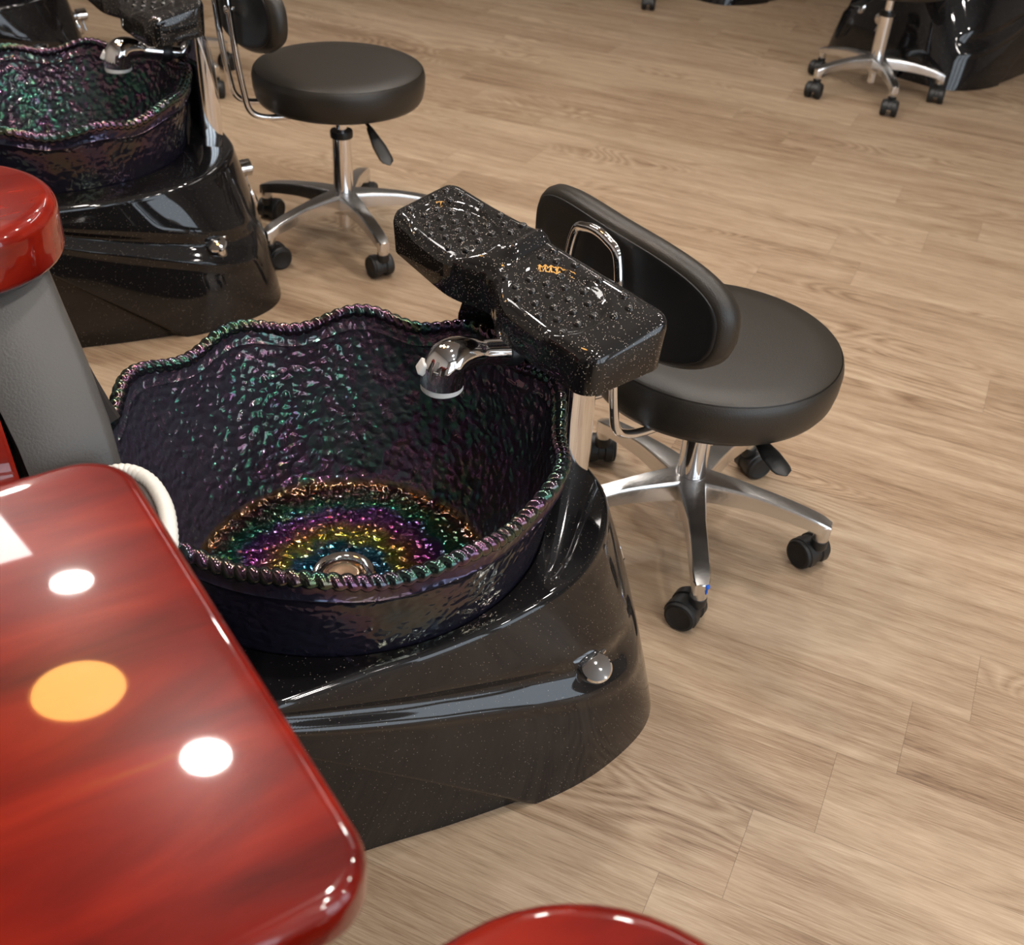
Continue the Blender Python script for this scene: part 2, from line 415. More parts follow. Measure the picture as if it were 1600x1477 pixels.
# unseen storefront glazing, added behind the photographer for blue-white reflections
def added_window(name, x0, x1, z0, z1):
    fr = bmesh.new(); y0, y1 = Y0 + .002, Y0 + .05
    w_ = .05
    for a, b, c, d in ((x0, x1, z0, z0 + w_), (x0, x1, z1 - w_, z1), (x0, x0 + w_, z0 + w_, z1 - w_), (x1 - w_, x1, z0 + w_, z1 - w_)): box(fr, a, b, y0, y1, c, d)
    o = link(name, fr, M['trimwhite'], None, C0, 0); o.rotation_euler = (0, 0, room_rot); struct(o)
    pn = bmesh.new(); box(pn, x0 + w_, x1 - w_, Y0 + .012, Y0 + .022, z0 + w_, z1 - w_)
    link('pane', pn, M['added_daylight'], o, None, 0)
for k_, x_ in enumerate((-.9, .45, 1.8)): added_window('added_window_%d' % (k_ + 1), x_, x_ + 1.15, .12, 2.35)

# ------------------------------------------------------------------ ceiling lights
def downlight(x, y, label):
    t = thing('ceiling_light', label, 'ceiling light', (x, y, HC), 0, 'round white ceiling downlights')
    bm = bmesh.new(); lathe(bm, [(.076, -.001), (.076, -.006), (.080, -.010), (.096, -.008), (.100, 0), (.078, 0)], 40, None, False, False)
    link('trim_ring', bm, M['trimwhite'], t)
    bm = bmesh.new(); lathe(bm, [(.0755, -.004), (.0755, -.0052)], 40); link('lens', bm, M['lamp'], t)
    return t
la, lb = Vector((-.567, 1.886, 0)), Vector((-1.314, 2.775, 0)); step = lb - la
pr = Vector((step.y, -step.x, 0)).normalized()
first = None
k = 0
for row in range(0, 2):
    for i in range(-3, 4):
        p = la + step * i + pr * (1.55 * row)
        q = p - C0; s_, y_ = q.dot(FX), q.dot(LY)
        if not (S0 + .25 < s_ < S1 - .25 and Y0 + .25 < y_ < Y1 - .25): continue
        if p.length > 4.6 or (row == 2 and i > 1): continue
        lab = 'round white recessed downlight in the white ceiling'
        if first is None: first = downlight(p.x, p.y, lab)
        else: dup(first, (p.x, p.y, HC), 0, lab)
for j, lab in ((.1, 'slim added strip light over the aisle, out of view, nearer one'), (2.0, 'slim added strip light over the aisle, out of view, farther one')):  # unseen lights added to give the footrest nubs larger highlights
    p = la + step * j + pr * 2.45
    t = thing('added_strip_light', lab, 'ceiling light', (p.x, p.y, HC), atan2(step.y, step.x), 'added strip lights over the aisle')
    bm = bmesh.new(); box(bm, -.72, .72, -.10, .10, -.03, -.001); link('housing', bm, M['trimwhite'], t, None, 0)
    bm = bmesh.new(); slab(bm, rounded_outline([(-.70, -.08), (.70, -.08), (.70, .08), (-.70, .08)], .01), -.045, -.0295, .001, .012, 3); link('diffuser', bm, M['strip'], t)
t = thing('amber_ceiling_lamp', 'wide amber glass ceiling lamp above the first pedicure chair', 'ceiling light', (-1.05, 2.123, HC))
bm = bmesh.new(); lathe(bm, [(.0, -.001), (.165, -.001), (.165, -.022), (.15, -.022)], 48, None, False, False); link('rim', bm, M['trimwhite'], t)
bm = bmesh.new(); lathe(bm, [(.15, -.010), (.148, -.03), (.12, -.05), (.07, -.062), (.01, -.066)], 48); link('lamp_shade', bm, M['warm'], t)
t = thing('ceiling_panel_light', 'flat rectangular lit panel in the ceiling near the back wall', 'ceiling light', (-1.86, 3.08, HC), radians(130))
bm = bmesh.new(); box(bm, -.33, .33, -.18, .18, -.02, -.001); link('frame', bm, M['trimwhite'], t, None, 0)
bm = bmesh.new(); box(bm, -.31, .31, -.16, .16, -.026, -.0195); link('diffuser', bm, M['panel'], t, None, 0)

# ------------------------------------------------------------------ foot spa
# all local: x = towards the technician's stool (s), y = to the client's left (-t)
def half_to_radius(half, nseg=24):
    """half outline (s,t>=0) front to back -> function of angle giving radius"""
    dense = [Vector((p.x, p.y)) for p in spline([(a, b, 0) for a, b in half], nseg)]
    def f(th):
        th = abs((th + pi) % (2 * pi) - pi); d = Vector((cos(th), sin(th))); best = None
        for a, b in zip(dense, dense[1:]):
            ta, tb = atan2(a.y, a.x), atan2(b.y, b.x)
            if ta - 1e-9 <= th <= tb + 1e-9 or tb - 1e-9 <= th <= ta + 1e-9:
                e = b - a; den = d.x * e.y - d.y * e.x
                if abs(den) < 1e-12: continue
                rr_ = (a.x * e.y - a.y * e.x) / den
                if rr_ > 0 and (best is None or rr_ > best): best = rr_
        return best if best else dense[-1].length
    return f
REAR = [(-.55, .27), (-.86, .255), (-.94, .22), (-.96, .12), (-.962, 0)]
K0 = half_to_radius([(.425, 0), (.420, .10), (.405, .19), (.383, .278), (.335, .333), (.25, .362), (.15, .37), (.0, .352), (-.13, .326), (-.3, .295)] + REAR)
K1 = half_to_radius([(.408, 0), (.402, .10), (.385, .195), (.345, .268), (.29, .32), (.21, .345), (.12, .345), (.0, .333), (-.13, .318), (-.3, .292)] + REAR)
K2 = half_to_radius([(.372, 0), (.369, .07), (.355, .14), (.318, .20), (.262, .25), (.18, .29), (.08, .307), (-.02, .307), (-.13, .295), (-.3, .285)] + REAR)
NA = 640
ANG = [-pi + 2 * pi * i / NA for i in range(NA)]
KR = [(K0(a), K1(a), K2(a)) for a in ANG]
TOPZ = .322
def base_r(i, z):
    k0, k1, k2 = KR[i]; h = min(max(z / TOPZ, 0), 1)
    # quadratic through z=0, .46, 1
    m = .46; l0 = (h - m) * (h - 1) / (m * 1); l1 = h * (h - 1) / (m * (m - 1)); l2 = h * (h - m) / (1 - m)
    r = k0 * l0 + k1 * l1 + k2 * l2
    a = ANG[i]; s, t_ = r * cos(a), abs(r * sin(a))
    # swept groove falling to the front corner
    if -.42 < s < .33 and t_ > .15:
        u_ = (s + .24) / .48
        zc = .305 - .125 * min(max(u_, 0), 1.15) ** .8
        wd = .007 + .012 * min(max(u_, 0), 1)
        fade = min(1, max(0, (s + .42) / .15)) * min(1, max(0, (.33 - s) / .05))
        x = (z - zc) / wd
        r -= fade * .010 * exp(-x * x * .8)
        # the lip below the groove stands a little proud
        r += fade * .004 * exp(-((x + 2.0) ** 2) / .6)
    # undercut plinth toward the client
    zl = .205 - .74 * (s + .17)
    if s < .14 and z < zl:
        r -= .016 * min(1, (zl - z) / .012)
    return r
def make_base(parent, wide=1.0):
    bm = bmesh.new()
    zs = [0, .004] + [.012 + (TOPZ - .026) * k / 180 for k in range(181)]
    rings = []
    for z in zs: rings.append([Vector((base_r(i, z) * cos(a), base_r(i, z) * sin(a) * wide, z)) for i, a in enumerate(ANG)])
    for k in range(1, 6):
        d = .012 * (1 - cos(pi / 2 * k / 5)); z = TOPZ - .012 + .012 * sin(pi / 2 * k / 5)
        rings.append([Vector(((base_r(i, TOPZ - .012) - d) * cos(a), (base_r(i, TOPZ - .012) - d) * sin(a) * wide, z)) for i, a in enumerate(ANG)])
    rings.append([Vector((.289 * cos(a), .289 * sin(a), TOPZ + .001)) for a in ANG])
    rings.append([Vector((.283 * cos(a), .283 * sin(a), TOPZ - .006)) for a in ANG])
    rings.append([Vector((.25 * cos(a), .25 * sin(a), .17)) for a in ANG])
    loft(bm, rings)
    return link('base', bm, M['gel'], parent, None, 50)

def rim_z(a): return .460 + .009 * cos(10 * (a - radians(93))) + .010 * cos(2 * (a - radians(0)))
def rim_dr(a): return .006 * cos(10 * (a - radians(93)))
ZF = .2
def make_bowl(parent):
    NB = 400; bm = bmesh.new(); rings = []
    angs = [2 * pi * k / NB for k in range(NB)]
    def ring(r, zf, wave):      # zf in 0..1 from ledge to rim ; wave = share of lobe
        return [Vector(((r + rim_dr(a) * wave) * cos(a), (r + rim_dr(a) * wave) * sin(a), zf(a))) for a in angs]
    zb = TOPZ - .004
    lift = lambda q: (lambda a: zb + (rim_z(a) - zb) * q)
    # outside, upwards
    rings.append(ring(.250, lambda a: .19, 0)); rings.append(ring(.278, lambda a: zb - .02, 0)); rings.append(ring(.285, lift(0), 0))
    for k in range(1, 15):
        q = k / 15; rings.append(ring(.285 + .018 * q, lift(q * .80), q ** 2))
    for r_, q_ in ((.3055, .805), (.3075, .815), (.3080, .825), (.306, .84), (.3075, .93), (.3065, .985)):
        rings.append(ring(r_, lift(q_), 1))
    # inside, downwards
    rings.append(ring(.298, lift(.99), 1)); rings.append(ring(.2965, lift(.93), 1))
    for r_, q_ in ((.2955, .85), (.2935, .835), (.2925, .825), (.2935, .81)): rings.append(ring(r_, lift(q_), 1))
    for k in range(1, 25):
        q = k / 25
        r_ = .2925 - .075 * q ** 1.25
        rings.append(ring(r_, (lambda q: (lambda a: (zb + (rim_z(a) - zb) * .80) * (1 - q) + (ZF + .012) * q))(q), (1 - q) ** 2))
    for r_, z_ in ((.215, ZF + .006), (.210, ZF + .002), (.205, ZF + .001)): rings.append(ring(r_, (lambda z_: lambda a: z_)(z_), 0))
    for k in range(1, 14):
        q = k / 13; rings.append(ring(.205 - .165 * q, (lambda q: lambda a: ZF - .004 * q)(q), 0))
    NOUT = 22
    vs = [[bm.verts.new(p) for p in r] for r in rings]
    for k, (a_, b_) in enumerate(zip(vs, vs[1:])):
        n0 = len(bm.faces); ring_faces(bm, a_, b_)
        if k < NOUT:
            bm.faces.ensure_lookup_table()
            for f_ in bm.faces[n0:]: f_.material_index = 1
    bm.faces.new(vs[0][::-1]); bm.faces.new(vs[-1])
    b = link('glass_bowl', bm, M['bowl'], parent, None, 60); b.data.materials.append(M['bowl_out'])
    # rope rim: beads set on a slant along the wavy edge
    bm = bmesh.new(); NR = 1100; SEG = 16; NBEAD = 120; rings = []
    for k in range(NR):
        a = 2 * pi * k / NR; rc = .3025 + rim_dr(a); zc = rim_z(a) + .002
        ring_ = []
        for j in range(SEG):
            ph = 2 * pi * j / SEG
            tw = abs(sin(NBEAD / 2 * a + (ph if ph < pi else 2 * pi - ph) * .6)) ** .6
            r_ = .0070 + .0042 * tw
            ring_.append(Vector(((rc + r_ * cos(ph)) * cos(a), (rc + r_ * cos(ph)) * sin(a), zc + r_ * .95 * sin(ph))))
        rings.append(ring_)
    vs = [[bm.verts.new(p) for p in r] for r in rings]
    for k in range(NR): ring_faces(bm, vs[k], vs[(k + 1) % NR])
    link('rope_rim', bm, M['rope'], b, None, 70)['label'] = 'beaded rope edge of the glass bowl'
    # drain
    bm = bmesh.new(); lathe(bm, [(.046, ZF - .006), (.0465, ZF + .000), (.044, ZF + .0025), (.036, ZF + .0022), (.033, ZF + .0005), (.0315, ZF - .0025)], 48, None, True, False)
    d = link('drain_ring', bm, M['chrome'], b)
    bm = bmesh.new(); lathe(bm, [(.0325, ZF - .0035), (.028, ZF - .0032), (.025, ZF - .0012), (.020, ZF - .0006), (.012, ZF - .0012), (.003, ZF - .0016)], 40); link('drain_plug', bm, M['brass'], d)
    return b

def make_footrest(parent):
    # body as a height grid: y from -.225 (technician's right/camera side) to +.215, x from near to far edge
    bm = bmesh.new()
    yl, yr = .232, -.256
    def xn(y):     # near edge (client side)
        b = .203 + .027 * exp(-((y + .004) / .043) ** 2) + .006 * max(0, -y - .16) / .09
        return b
    def xf(y): return .327 + .022 * (-(y) / .22) * .5
    NY, NX = 90, 30
    def top(x, y, q):
        z = .635 + .031 * q
        if y > -.012: z += .011 * min(1, max(0, (.13 - y) / .13)) * min(1, (y + .012) / .008) * min(1, max(0, (q - .1) / .3)) * min(1, max(.35, (1.02 - q) / .14))      # left pad climbs to the ridge
        z += .005 * exp(-((y - .002) / .008) ** 2) * min(1, max(0, (q - .25) / .2))
        # shallow foot hollows
        for yc in (-.12, .115):
            e = ((y - yc) / .085) ** 2 + ((q - .36) / .42) ** 2
            if e < 1: z -= .0055 * min(1, (1 - e) / .14)
        return z
    R = .018
    grid = []
    # outline by rounded rectangle mapping in (q, y)
    def prof(k):   # returns lists for the side-to-top roll
        pass
    corner = .03
    def edge_q(y):  # how much the ends pull in, for rounded corners seen from above
        d = min(yl - y, y - yr); d = max(d, 0)
        if d >= corner: return 0
        return (corner - sqrt(max(0, corner ** 2 - (corner - d) ** 2)))
    ys = []
    for k in range(NY + 1):
        u = k / NY; ys.append(yr + (yl - yr) * (.5 - .5 * cos(pi * u)) * .5 + (yl - yr) * u * .5)
    rows = []
    for y in ys:
        a, b = xn(y), xf(y); e = edge_q(y); a2, b2 = a + e * .75, b - e * .75
        row = []
        drop_end = 0
        d = min(yl - y, y - yr)
        if d < R: drop_end = R - sqrt(max(0, R * R - (R - d) ** 2))
        for k in range(NX + 1):
            u = .5 - .5 * cos(pi * k / NX); u = .5 * u + .5 * k / NX
            x = a2 + (b2 - a2) * u
            q = (x - a) / (b - a); dd = min(x - a2, b2 - x); dr = 0
            if dd < R: dr = R - sqrt(max(0, R * R - (R - dd) ** 2))
            z = top(x, y, q) - max(dr, drop_end) * .8 - min(dr, drop_end) * .2
            row.append(Vector((x, y, z)))
        rows.append(row)
    vt = [[bm.verts.new(p) for p in r] for r in rows]
    vb = []
    for r, y in zip(rows, ys):
        low = []
        for p in r:
            q = (p.x - xn(y)) / (xf(y) - xn(y)); zb = .578 + .014 * q - .006 * (1 - min(1, abs(y) / .2))
            cx = (xn(y) + xf(y)) / 2
            low.append(bm.verts.new((cx + (p.x - cx) * .97, p.y * .985, zb)))
        vb.append(low)
    for i in range(NY):
        for k in range(NX):
            bm.faces.new((vt[i][k], vt[i][k + 1], vt[i + 1][k + 1], vt[i + 1][k]))
            bm.faces.new((vb[i][k], vb[i + 1][k], vb[i + 1][k + 1], vb[i][k + 1]))
    for i in range(NY):
        bm.faces.new((vt[i][0], vt[i + 1][0], vb[i + 1][0], vb[i][0]))
        bm.faces.new((vt[i][NX], vb[i][NX], vb[i + 1][NX], vt[i + 1][NX]))
    for k in range(NX):
        bm.faces.new((vt[0][k], vb[0][k], vb[0][k + 1], vt[0][k + 1]))
        bm.faces.new((vt[NY][k], vt[NY][k + 1], vb[NY][k + 1], vb[NY][k]))
    # massage nubs
    def nub(x, y, rad):
        a, b = xn(y), xf(y); q = (x - a) / (b - a)
        if not (.10 < q < .93): return
        seg = 14; rings = []; zc_ = top(x, y, q)
        for k in range(6):
            al = pi / 2 * k / 5.3; rk_ = rad * cos(al)
            rings.append([Vector((x + rk_ * cos(2 * pi * j / seg), y + rk_ * sin(2 * pi * j / seg), zc_ - .0012 + rad * .80 * sin(al))) for j in range(seg)])
        loft(bm, rings, False, True)
    rnd_ = random.Random(3)
    for side in (-1, 1):
        for iy in range(8):
            for ix in range(5):
                y = side * (.030 + iy * .0245) + (-.004 if side < 0 else .006); x0 = xn(y); x1 = xf(y)
                x = x0 + (x1 - x0) * (.15 + ix * .175 + (.087 if iy % 2 else 0))
                q = (x - x0) / (x1 - x0); yc = -.12 if side < 0 else .115
                e = ((y - yc) / .085) ** 2 + ((q - .36) / .42) ** 2
                if .78 < e < 1.2: continue
                if y < yr + .026 or y > yl - .024: continue
                nub(x, y, .0066)
    f = link('footrest', bm, M['gel_rest'], parent, None, 40)
    return f

def make_spa(label, c, rz):
    sp = thing('foot_spa', label, 'foot spa', c, rz, 'black foot spas with iridescent glass bowls')
    make_base(sp); make_bowl(sp)
    # curved splash panel hugging the bowl
    bm = bmesh.new(); rings = []
    n = 30
    for z, ha in [(.318, 30), (.36, 30), (.42, 29.5), (.48, 29), (.52, 27), (.555, 24), (.575, 20), (.588, 15)]:
        hh = radians(ha)
        h2 = hh * .60      # shorter on the technician's right
        ri, ro = .326, .340
        rings.append([Vector((ri * cos(-h2 + (hh + h2) * k / n), ri * sin(-h2 + (hh + h2) * k / n), z)) for k in range(n + 1)] +
                     [Vector((ro * cos(hh - (hh + h2) * k / n), ro * sin(hh - (hh + h2) * k / n), z)) for k in range(n + 1)])
    loft(bm, rings); link('splash_panel', bm, M['gel'], sp, None, 40)
    # polished column carrying the footrest : side profile in (x,z) extruded along y
    prof = [(.312, .318), (.358, .318), (.360, .36), (.359, .42), (.356, .48), (.350, .525), (.339, .56), (.324, .583), (.300, .592), (.300, .575), (.312, .555)]
    bm = bmesh.new(); r1 = []
    hw = .105
    ringsc = []
    for y, d in ((-hw, .006), (-hw + .0015, .0025), (-hw + .006, 0), (hw - .006, 0), (hw - .0015, .0025), (hw, .006)):
        o2 = inset2([Vector(p) for p in prof], d) if d else [Vector(p) for p in prof]
        ringsc.append([Vector((p.x, y, p.y)) for p in o2])
    loft(bm, ringsc); link('footrest_column', bm, M['chrome'], sp, None, 30)['label'] = 'mirror polished steel column'
    make_footrest(sp)
    # spray head
    bm = bmesh.new()
    pth = spline([(.332, 0, .490), (.285, 0, .498), (.255, 0, .505)], 5); tube(bm, pth, [.0145] * len(pth), 20)
    sh = link('spray_pipe', bm, M['chrome'], sp)
    bm = bmesh.new(); lathe(bm, [(.013, -.004), (.021, -.002), (.023, .004), (.023, .014), (.021, .020), (.013, .022)], 32, axis_mat((.285, 0, .498), (-1, 0, .18))); link('collar', bm, M['plastic'], sh)
    bm = bmesh.new()
    pth = spline([(.268, 0, .501), (.232, 0, .509), (.205, 0, .516), (.182, 0, .516), (.168, 0, .506), (.163, 0, .492), (.162, 0, .480)], 6)
    nn = len(pth)
    tube(bm, pth, [.0190 + .0115 * min(1, max(0, (i / (nn - 1) - .22) / .36)) - .0 for i in range(nn)], 28)
    link('spray_head', bm, M['chrome'], sh)
    bm = bmesh.new(); lathe(bm, [(.020, -.010), (.0285, -.010), (.0300, -.008), (.0300, 0), (.0285, .002), (.02, .002)], 40, Matrix.Translation((.1625, 0, .481))); link('nozzle_ring', bm, M['white_plastic'], sh)['label'] = 'white nozzle ring'
    bm = bmesh.new(); slab(bm, rounded_outline([(-.011, -.009), (.011, -.009), (.011, .009), (-.011, .009)], .003), -.006, .006, .002, .002, 3, axis_mat((.139, .012, .505), (-.9, .35, .6))); link('spray_tab', bm, M['white_plastic'], sh)['label'] = 'white diverter tab'
    # control knob on the front corner (both corners on the real unit would mirror; only one is fitted)
    i_ = min(range(NA), key=lambda i: abs(ANG[i] - atan2(-.335, .222)))
    rk = base_r(i_, .175); n = Vector((-.28, -.38, .88)).normalized(); p = Vector((rk * cos(ANG[i_]), rk * sin(ANG[i_]), .172))
    bm = bmesh.new(); lathe(bm, [(.017, -.022), (.0175, .010), (.0175, .020)], 32, axis_mat(p, n)); kn = link('knob', bm, M['chrome'], sp)
    bm = bmesh.new(); lathe(bm, [(.0175, .018), (.0215, .019), (.0222, .022), (.020, .0255), (.011, .028), (.002, .029)], 36, axis_mat(p, n)); link('knob_cap', bm, M['chrome'], kn)
    bm = bmesh.new(); q = p + n * .022; tube(bm, [q + Vector((.012, .012, .004)), q + Vector((.026, .018, .004))], .0038, 12); link('knob_lever', bm, M['chrome'], kn)
    # drain valve at the nose
    d = Vector((1, 0, 0.02)); bm = bmesh.new(); p = Vector((.405, -.012, .195))
    lathe(bm, [(.012, -.02), (.012, .012), (.021, .013), (.021, .027), (.019, .028), (.019, .030), (.021, .031), (.021, .046), (.018, .048)], 36, axis_mat(p, d)); va = link('drain_valve', bm, M['chrome'], sp)
    bm = bmesh.new(); tube(bm, [p + Vector((.03, -.006, -.018)), p + Vector((.036, -.012, -.05))], .004, 12); link('valve_lever', bm, M['chrome'], va)
    # oval badge
    i_ = min(range(NA), key=lambda i: abs(ANG[i] - atan2(-.15, .36))); rk = base_r(i_, .2)
    n = Vector((.86, -.36, .36)).normalized(); p = Vector((rk * cos(ANG[i_]), rk * sin(ANG[i_]), .198))
    bm = bmesh.new(); m4 = axis_mat(p, n) @ Matrix.Diagonal((.016, .026, 1, 1)).to_4x4()
    lathe(bm, [(1, -.006), (1, .005), (.9, .008), (.7, .0085), (.1, .0095)], 36, m4); link('jet_button', bm, M['chrome'], sp)
    return sp
spa1 = make_spa('nearest black glitter foot spa, rainbow bottom of its glass bowl in full view', C0, A)
spa2 = dup(spa1, C0 + DD, A, 'black foot spa behind the nearest one, bowl cut by the left picture edge', skip=('base',))
make_base(spa2, 1.17)          # this unit is broader, its footrest slid toward the client
for ch in spa2.children:
    n_ = ch.name.split('.')[0]
    if n_ == 'footrest': ch.location = (-.042, 0, .008)
    if n_ == 'knob': ch.location.y = -.055
    if n_ == 'jet_button': ch.location.y = -.022
dup(spa1, C0 + 2 * DD, A, 'dark foot spa at the top left corner, third in the left row')
dup(spa1, (1.70, 4.90, 0), A + pi, 'black foot spa at the top right, facing the stool with the chrome star base')
dup(spa1, (.94, 5.99, 0), A + pi, 'black foot spa at the top edge, only its bottom edge in view')

# ------------------------------------------------------------------ technician stools
def make_caster(parent, pos, swivel, w0=None):
    """twin wheel caster below pos (stem axis)"""
    x, y = pos; zt = .068
    o = Vector((cos(swivel), sin(swivel), 0)); s_ = Vector((-sin(swivel), cos(swivel), 0))
    c = Vector((x, y, 0)) + o * .017 + Vector((0, 0, .0282))
    bm = bmesh.new(); lathe(bm, [(.0125, zt - .022), (.0150, zt - .018), (.0150, zt - .002), (.0135, zt)], 20, Matrix.Translation((x, y, 0)))
    # hood: half cover over the wheels
    prof = []
    for k in range(15):
        a = radians(0 + 205 * k / 14); prof.append(Vector((cos(a) * .0300, sin(a) * .0300)))
    rings = []
    for e, f in ((-.0235, .93), (-.022, 1), (-.008, 1), (-.006, .9), (.006, .9), (.008, 1), (.022, 1), (.0235, .93)):
        rings.append([c + o * p.x * f + Vector((0, 0, p.y * f)) + s_ * e for p in prof])
    loft(bm, rings)
    h = link('caster', bm, M['plastic'], parent)
    for e in (-1, 1):
        bm = bmesh.new(); lathe(bm, [(.020, -.0105), (.0265, -.0095), (.0278, -.006), (.0278, .006), (.0262, .0095), (.022, .0110), (.0205, .0100), (.004, .0100)], 32, axis_mat(c + s_ * e * .0190, s_ * e)); link('wheel', bm, M['rubber'], h)
    return h
def make_stool(label, loc, phi, seat_z, back_dir, lever_vec, swivels, blue=False, back=True):
    st = thing('technician_stool', label, 'stool', loc, phi, 'black technician stools on chrome five-star bases')
    R0 = .258
    # star base
    bm = bmesh.new()
    lathe(bm, [(.020, .082), (.034, .085), (.040, .100), (.040, .118), (.034, .132), (.028, .140), (.020, .141)], 40); hub = link('hub', bm, M['alu'], st)
    for k in range(5):
        a = 2 * pi * k / 5; d = Vector((cos(a), sin(a), 0)); s_ = Vector((-sin(a), cos(a), 0)); bm = bmesh.new(); rings = []
        for i in range(17):
            u = i / 16; r = .022 + (R0 - .022) * u
            zt = .139 - .004 * u - .031 * u ** 2.2; hgt = .040 - .017 * u; w_ = .0265 - .0095 * min(1, u / .45) - .0015 * u
            if i == 16: w_ *= .72; zt -= .003
            if i == 15: w_ *= .95; zt -= .0005
            ring_ = []
            for sx_, sz in ((-1, -1), (-1, -.25), (-.95, -.08), (-.84, 0), (0, .03), (.84, 0), (.95, -.08), (1, -.25), (1, -1)):
                ring_.append(d * r + s_ * (w_ * sx_) + Vector((0, 0, zt + sz * hgt)))
            rings.append(ring_)
        loft(bm, rings); lg = link('leg', bm, M['alu'], st, None, 40)
        px = R0 - .013
        bm = bmesh.new(); lathe(bm, [(.0135, .066), (.0145, .068), (.0145, .100), (.013, .102)], 24, Matrix.Translation(d * px)); link('leg_end', bm, M['alu'], lg)
        if blue and k == 0:
            bm = bmesh.new(); lathe(bm, [(.0005, -.001), (.0042, 0), (.003, .0018), (.0008, .0024)], 12, axis_mat(d * (R0 + .0005) + s_ * .009 + Vector((0, 0, .099)), d + Vector((0, 0, .5))))
            lathe(bm, [(.0005, -.001), (.002, 0), (.001, .0012)], 10, axis_mat(d * (R0 + .0003) + s_ * .0085 + Vector((0, 0, .088)), d) @ Matrix.Diagonal((1, 3.2, 1, 1)).to_4x4())
            link('paint_spot', bm, M['blue'], lg)['label'] = 'small blue paint spot on the leg end'
        make_caster(st, (d.x * px, d.y * px), swivels[k] - phi)
    # gas column
    zb = seat_z - .092
    bm = bmesh.new(); lathe(bm, [(.016, .042), (.0165, .040), (.0165, .10)], 28); link('column_foot', bm, M['chrome'], st)
    ztop = min(.285, zb - .004)
    bm = bmesh.new(); lathe(bm, [(.0255, .125), (.0255, ztop)], 36); link('column_sleeve', bm, M['chrome'], st)
    if ztop + .02 < zb:
        bm = bmesh.new(); lathe(bm, [(.022, ztop - .004), (.0285, ztop - .003), (.0290, ztop + .010), (.0275, ztop + .014), (.016, ztop + .014)], 36); link('column_collar', bm, M['plastic'], st)
        bm = bmesh.new(); lathe(bm, [(.0145, ztop), (.0145, zb + .012)], 28); link('gas_lift', bm, M['chrome'], st)
    # mechanism plate
    bm = bmesh.new(); slab(bm, rounded_outline([(-.085, -.07), (.085, -.07), (.085, .07), (-.085, .07)], .015), zb - .004, zb + .018, .003, .006, 3); link('seat_plate', bm, M['plastic'], st)
    # seat
    Rs = .210; zs = seat_z
    bm = bmesh.new()
    lathe(bm, [(.05, zs - .080), (Rs - .020, zs - .080), (Rs - .010, zs - .076), (Rs - .004, zs - .066), (Rs, zs - .045), (Rs + .001, zs - .020), (Rs - .002, zs - .007), (Rs - .0045, zs - .0035), (Rs - .0052, zs - .0055), (Rs - .0065, zs - .0018), (Rs - .012, zs + .001), (Rs - .05, zs + .004), (.06, zs + .005), (.004, zs + .005)], 96)
    seat = link('seat', bm, M['leather'], st, None, 40)
    # lever
    lv = Vector(lever_vec); lv = Matrix.Rotation(-phi, 3, 'Z') @ lv
    flat = Vector((lv.x, lv.y, 0)).normalized(); side = Vector((-flat.y, flat.x, 0))
    st0 = flat * .06 + Vector((0, 0, zb + .004)); en = Vector((lv.x, lv.y, lv.z))
    bm = bmesh.new(); mid = st0.lerp(en, .42); mid.z = st0.z - .008
    tube(bm, spline([st0, mid, mid.lerp(en, .35)], 5), .0045, 10); lvr = link('lever', bm, M['plastic'], st)
    bm = bmesh.new(); rings = []
    a0 = mid.lerp(en, .12); ax = (en - a0); up = ax.cross(side).normalized()
    for i in range(13):
        u = i / 12; w_ = .0075 + .0105 * min(1, u / .5) if u < .8 else .018 * sqrt(max(.02, 1 - ((u - .8) / .2) ** 2)); h_ = .0065 * (1 if u < .85 else max(.25, 1 - (u - .85) / .2)) * (1 - .35 * u)
        rings.append([a0 + ax * u + side * (w_ * cos(2 * pi * k / 16)) + up * (h_ * sin(2 * pi * k / 16)) for k in range(16)])
    loft(bm, rings); link('lever_paddle', bm, M['plastic'], lvr)
    if not back: return st
    # backrest : curved capsule pad, its outer face towards the spa
    bd = back_dir - phi; o = Vector((cos(bd), sin(bd), 0)); s_ = Vector((-sin(bd), cos(bd), 0)); up = Vector((0, 0, 1))
    hw_, hh_, dist, zc = .222, .092, .240, zs + .168
    def pad_pt(u_, v_, depth):     # u along s_, v up, depth outward
        curve = -.10 * (u_ / .22) ** 2 * .35
        return o * (dist + curve + depth) + s_ * u_ + up * (zc + v_)
    def outline(sc_, n=72):
        r_ = []
        for k in range(n):
            a = 2 * pi * k / n; e = 2 / 2.7
            r_.append((hw_ * sc_(0) * math.copysign(abs(cos(a)) ** e, cos(a)), hh_ * sc_(1) * math.copysign(abs(sin(a)) ** e, sin(a))))
        return r_
    def ringset(inset, depth): return [pad_pt(x, y, depth) for x, y in outline(lambda ax_: 1 - inset / (hw_ if ax_ == 0 else hh_))]
    bm = bmesh.new()
    loft(bm, [ringset(.045, -.026), ringset(.018, -.024), ringset(.006, -.017), ringset(0, -.004), ringset(.001, .008), ringset(.006, .016), ringset(.012, .019)], True, True)
    bk = link('backrest', bm, M['leather'], st, None, 40)
    bm = bmesh.new()
    loft(bm, [ringset(.010, .015), ringset(.0125, .0205), ringset(.016, .0215), ringset(.024, .020), ringset(.05, .0205), ringset(.075, .021)], True, True)
    link('back_panel', bm, M['leather_pad'], bk, None, 40)
    # bent chrome support: two rods joined by an arch
    hwr = .060; zarch = zs + .240; pts = []
    def P(x_, y_, z_): return o * x_ + s_ * y_ + up * z_
    xo = dist + .032
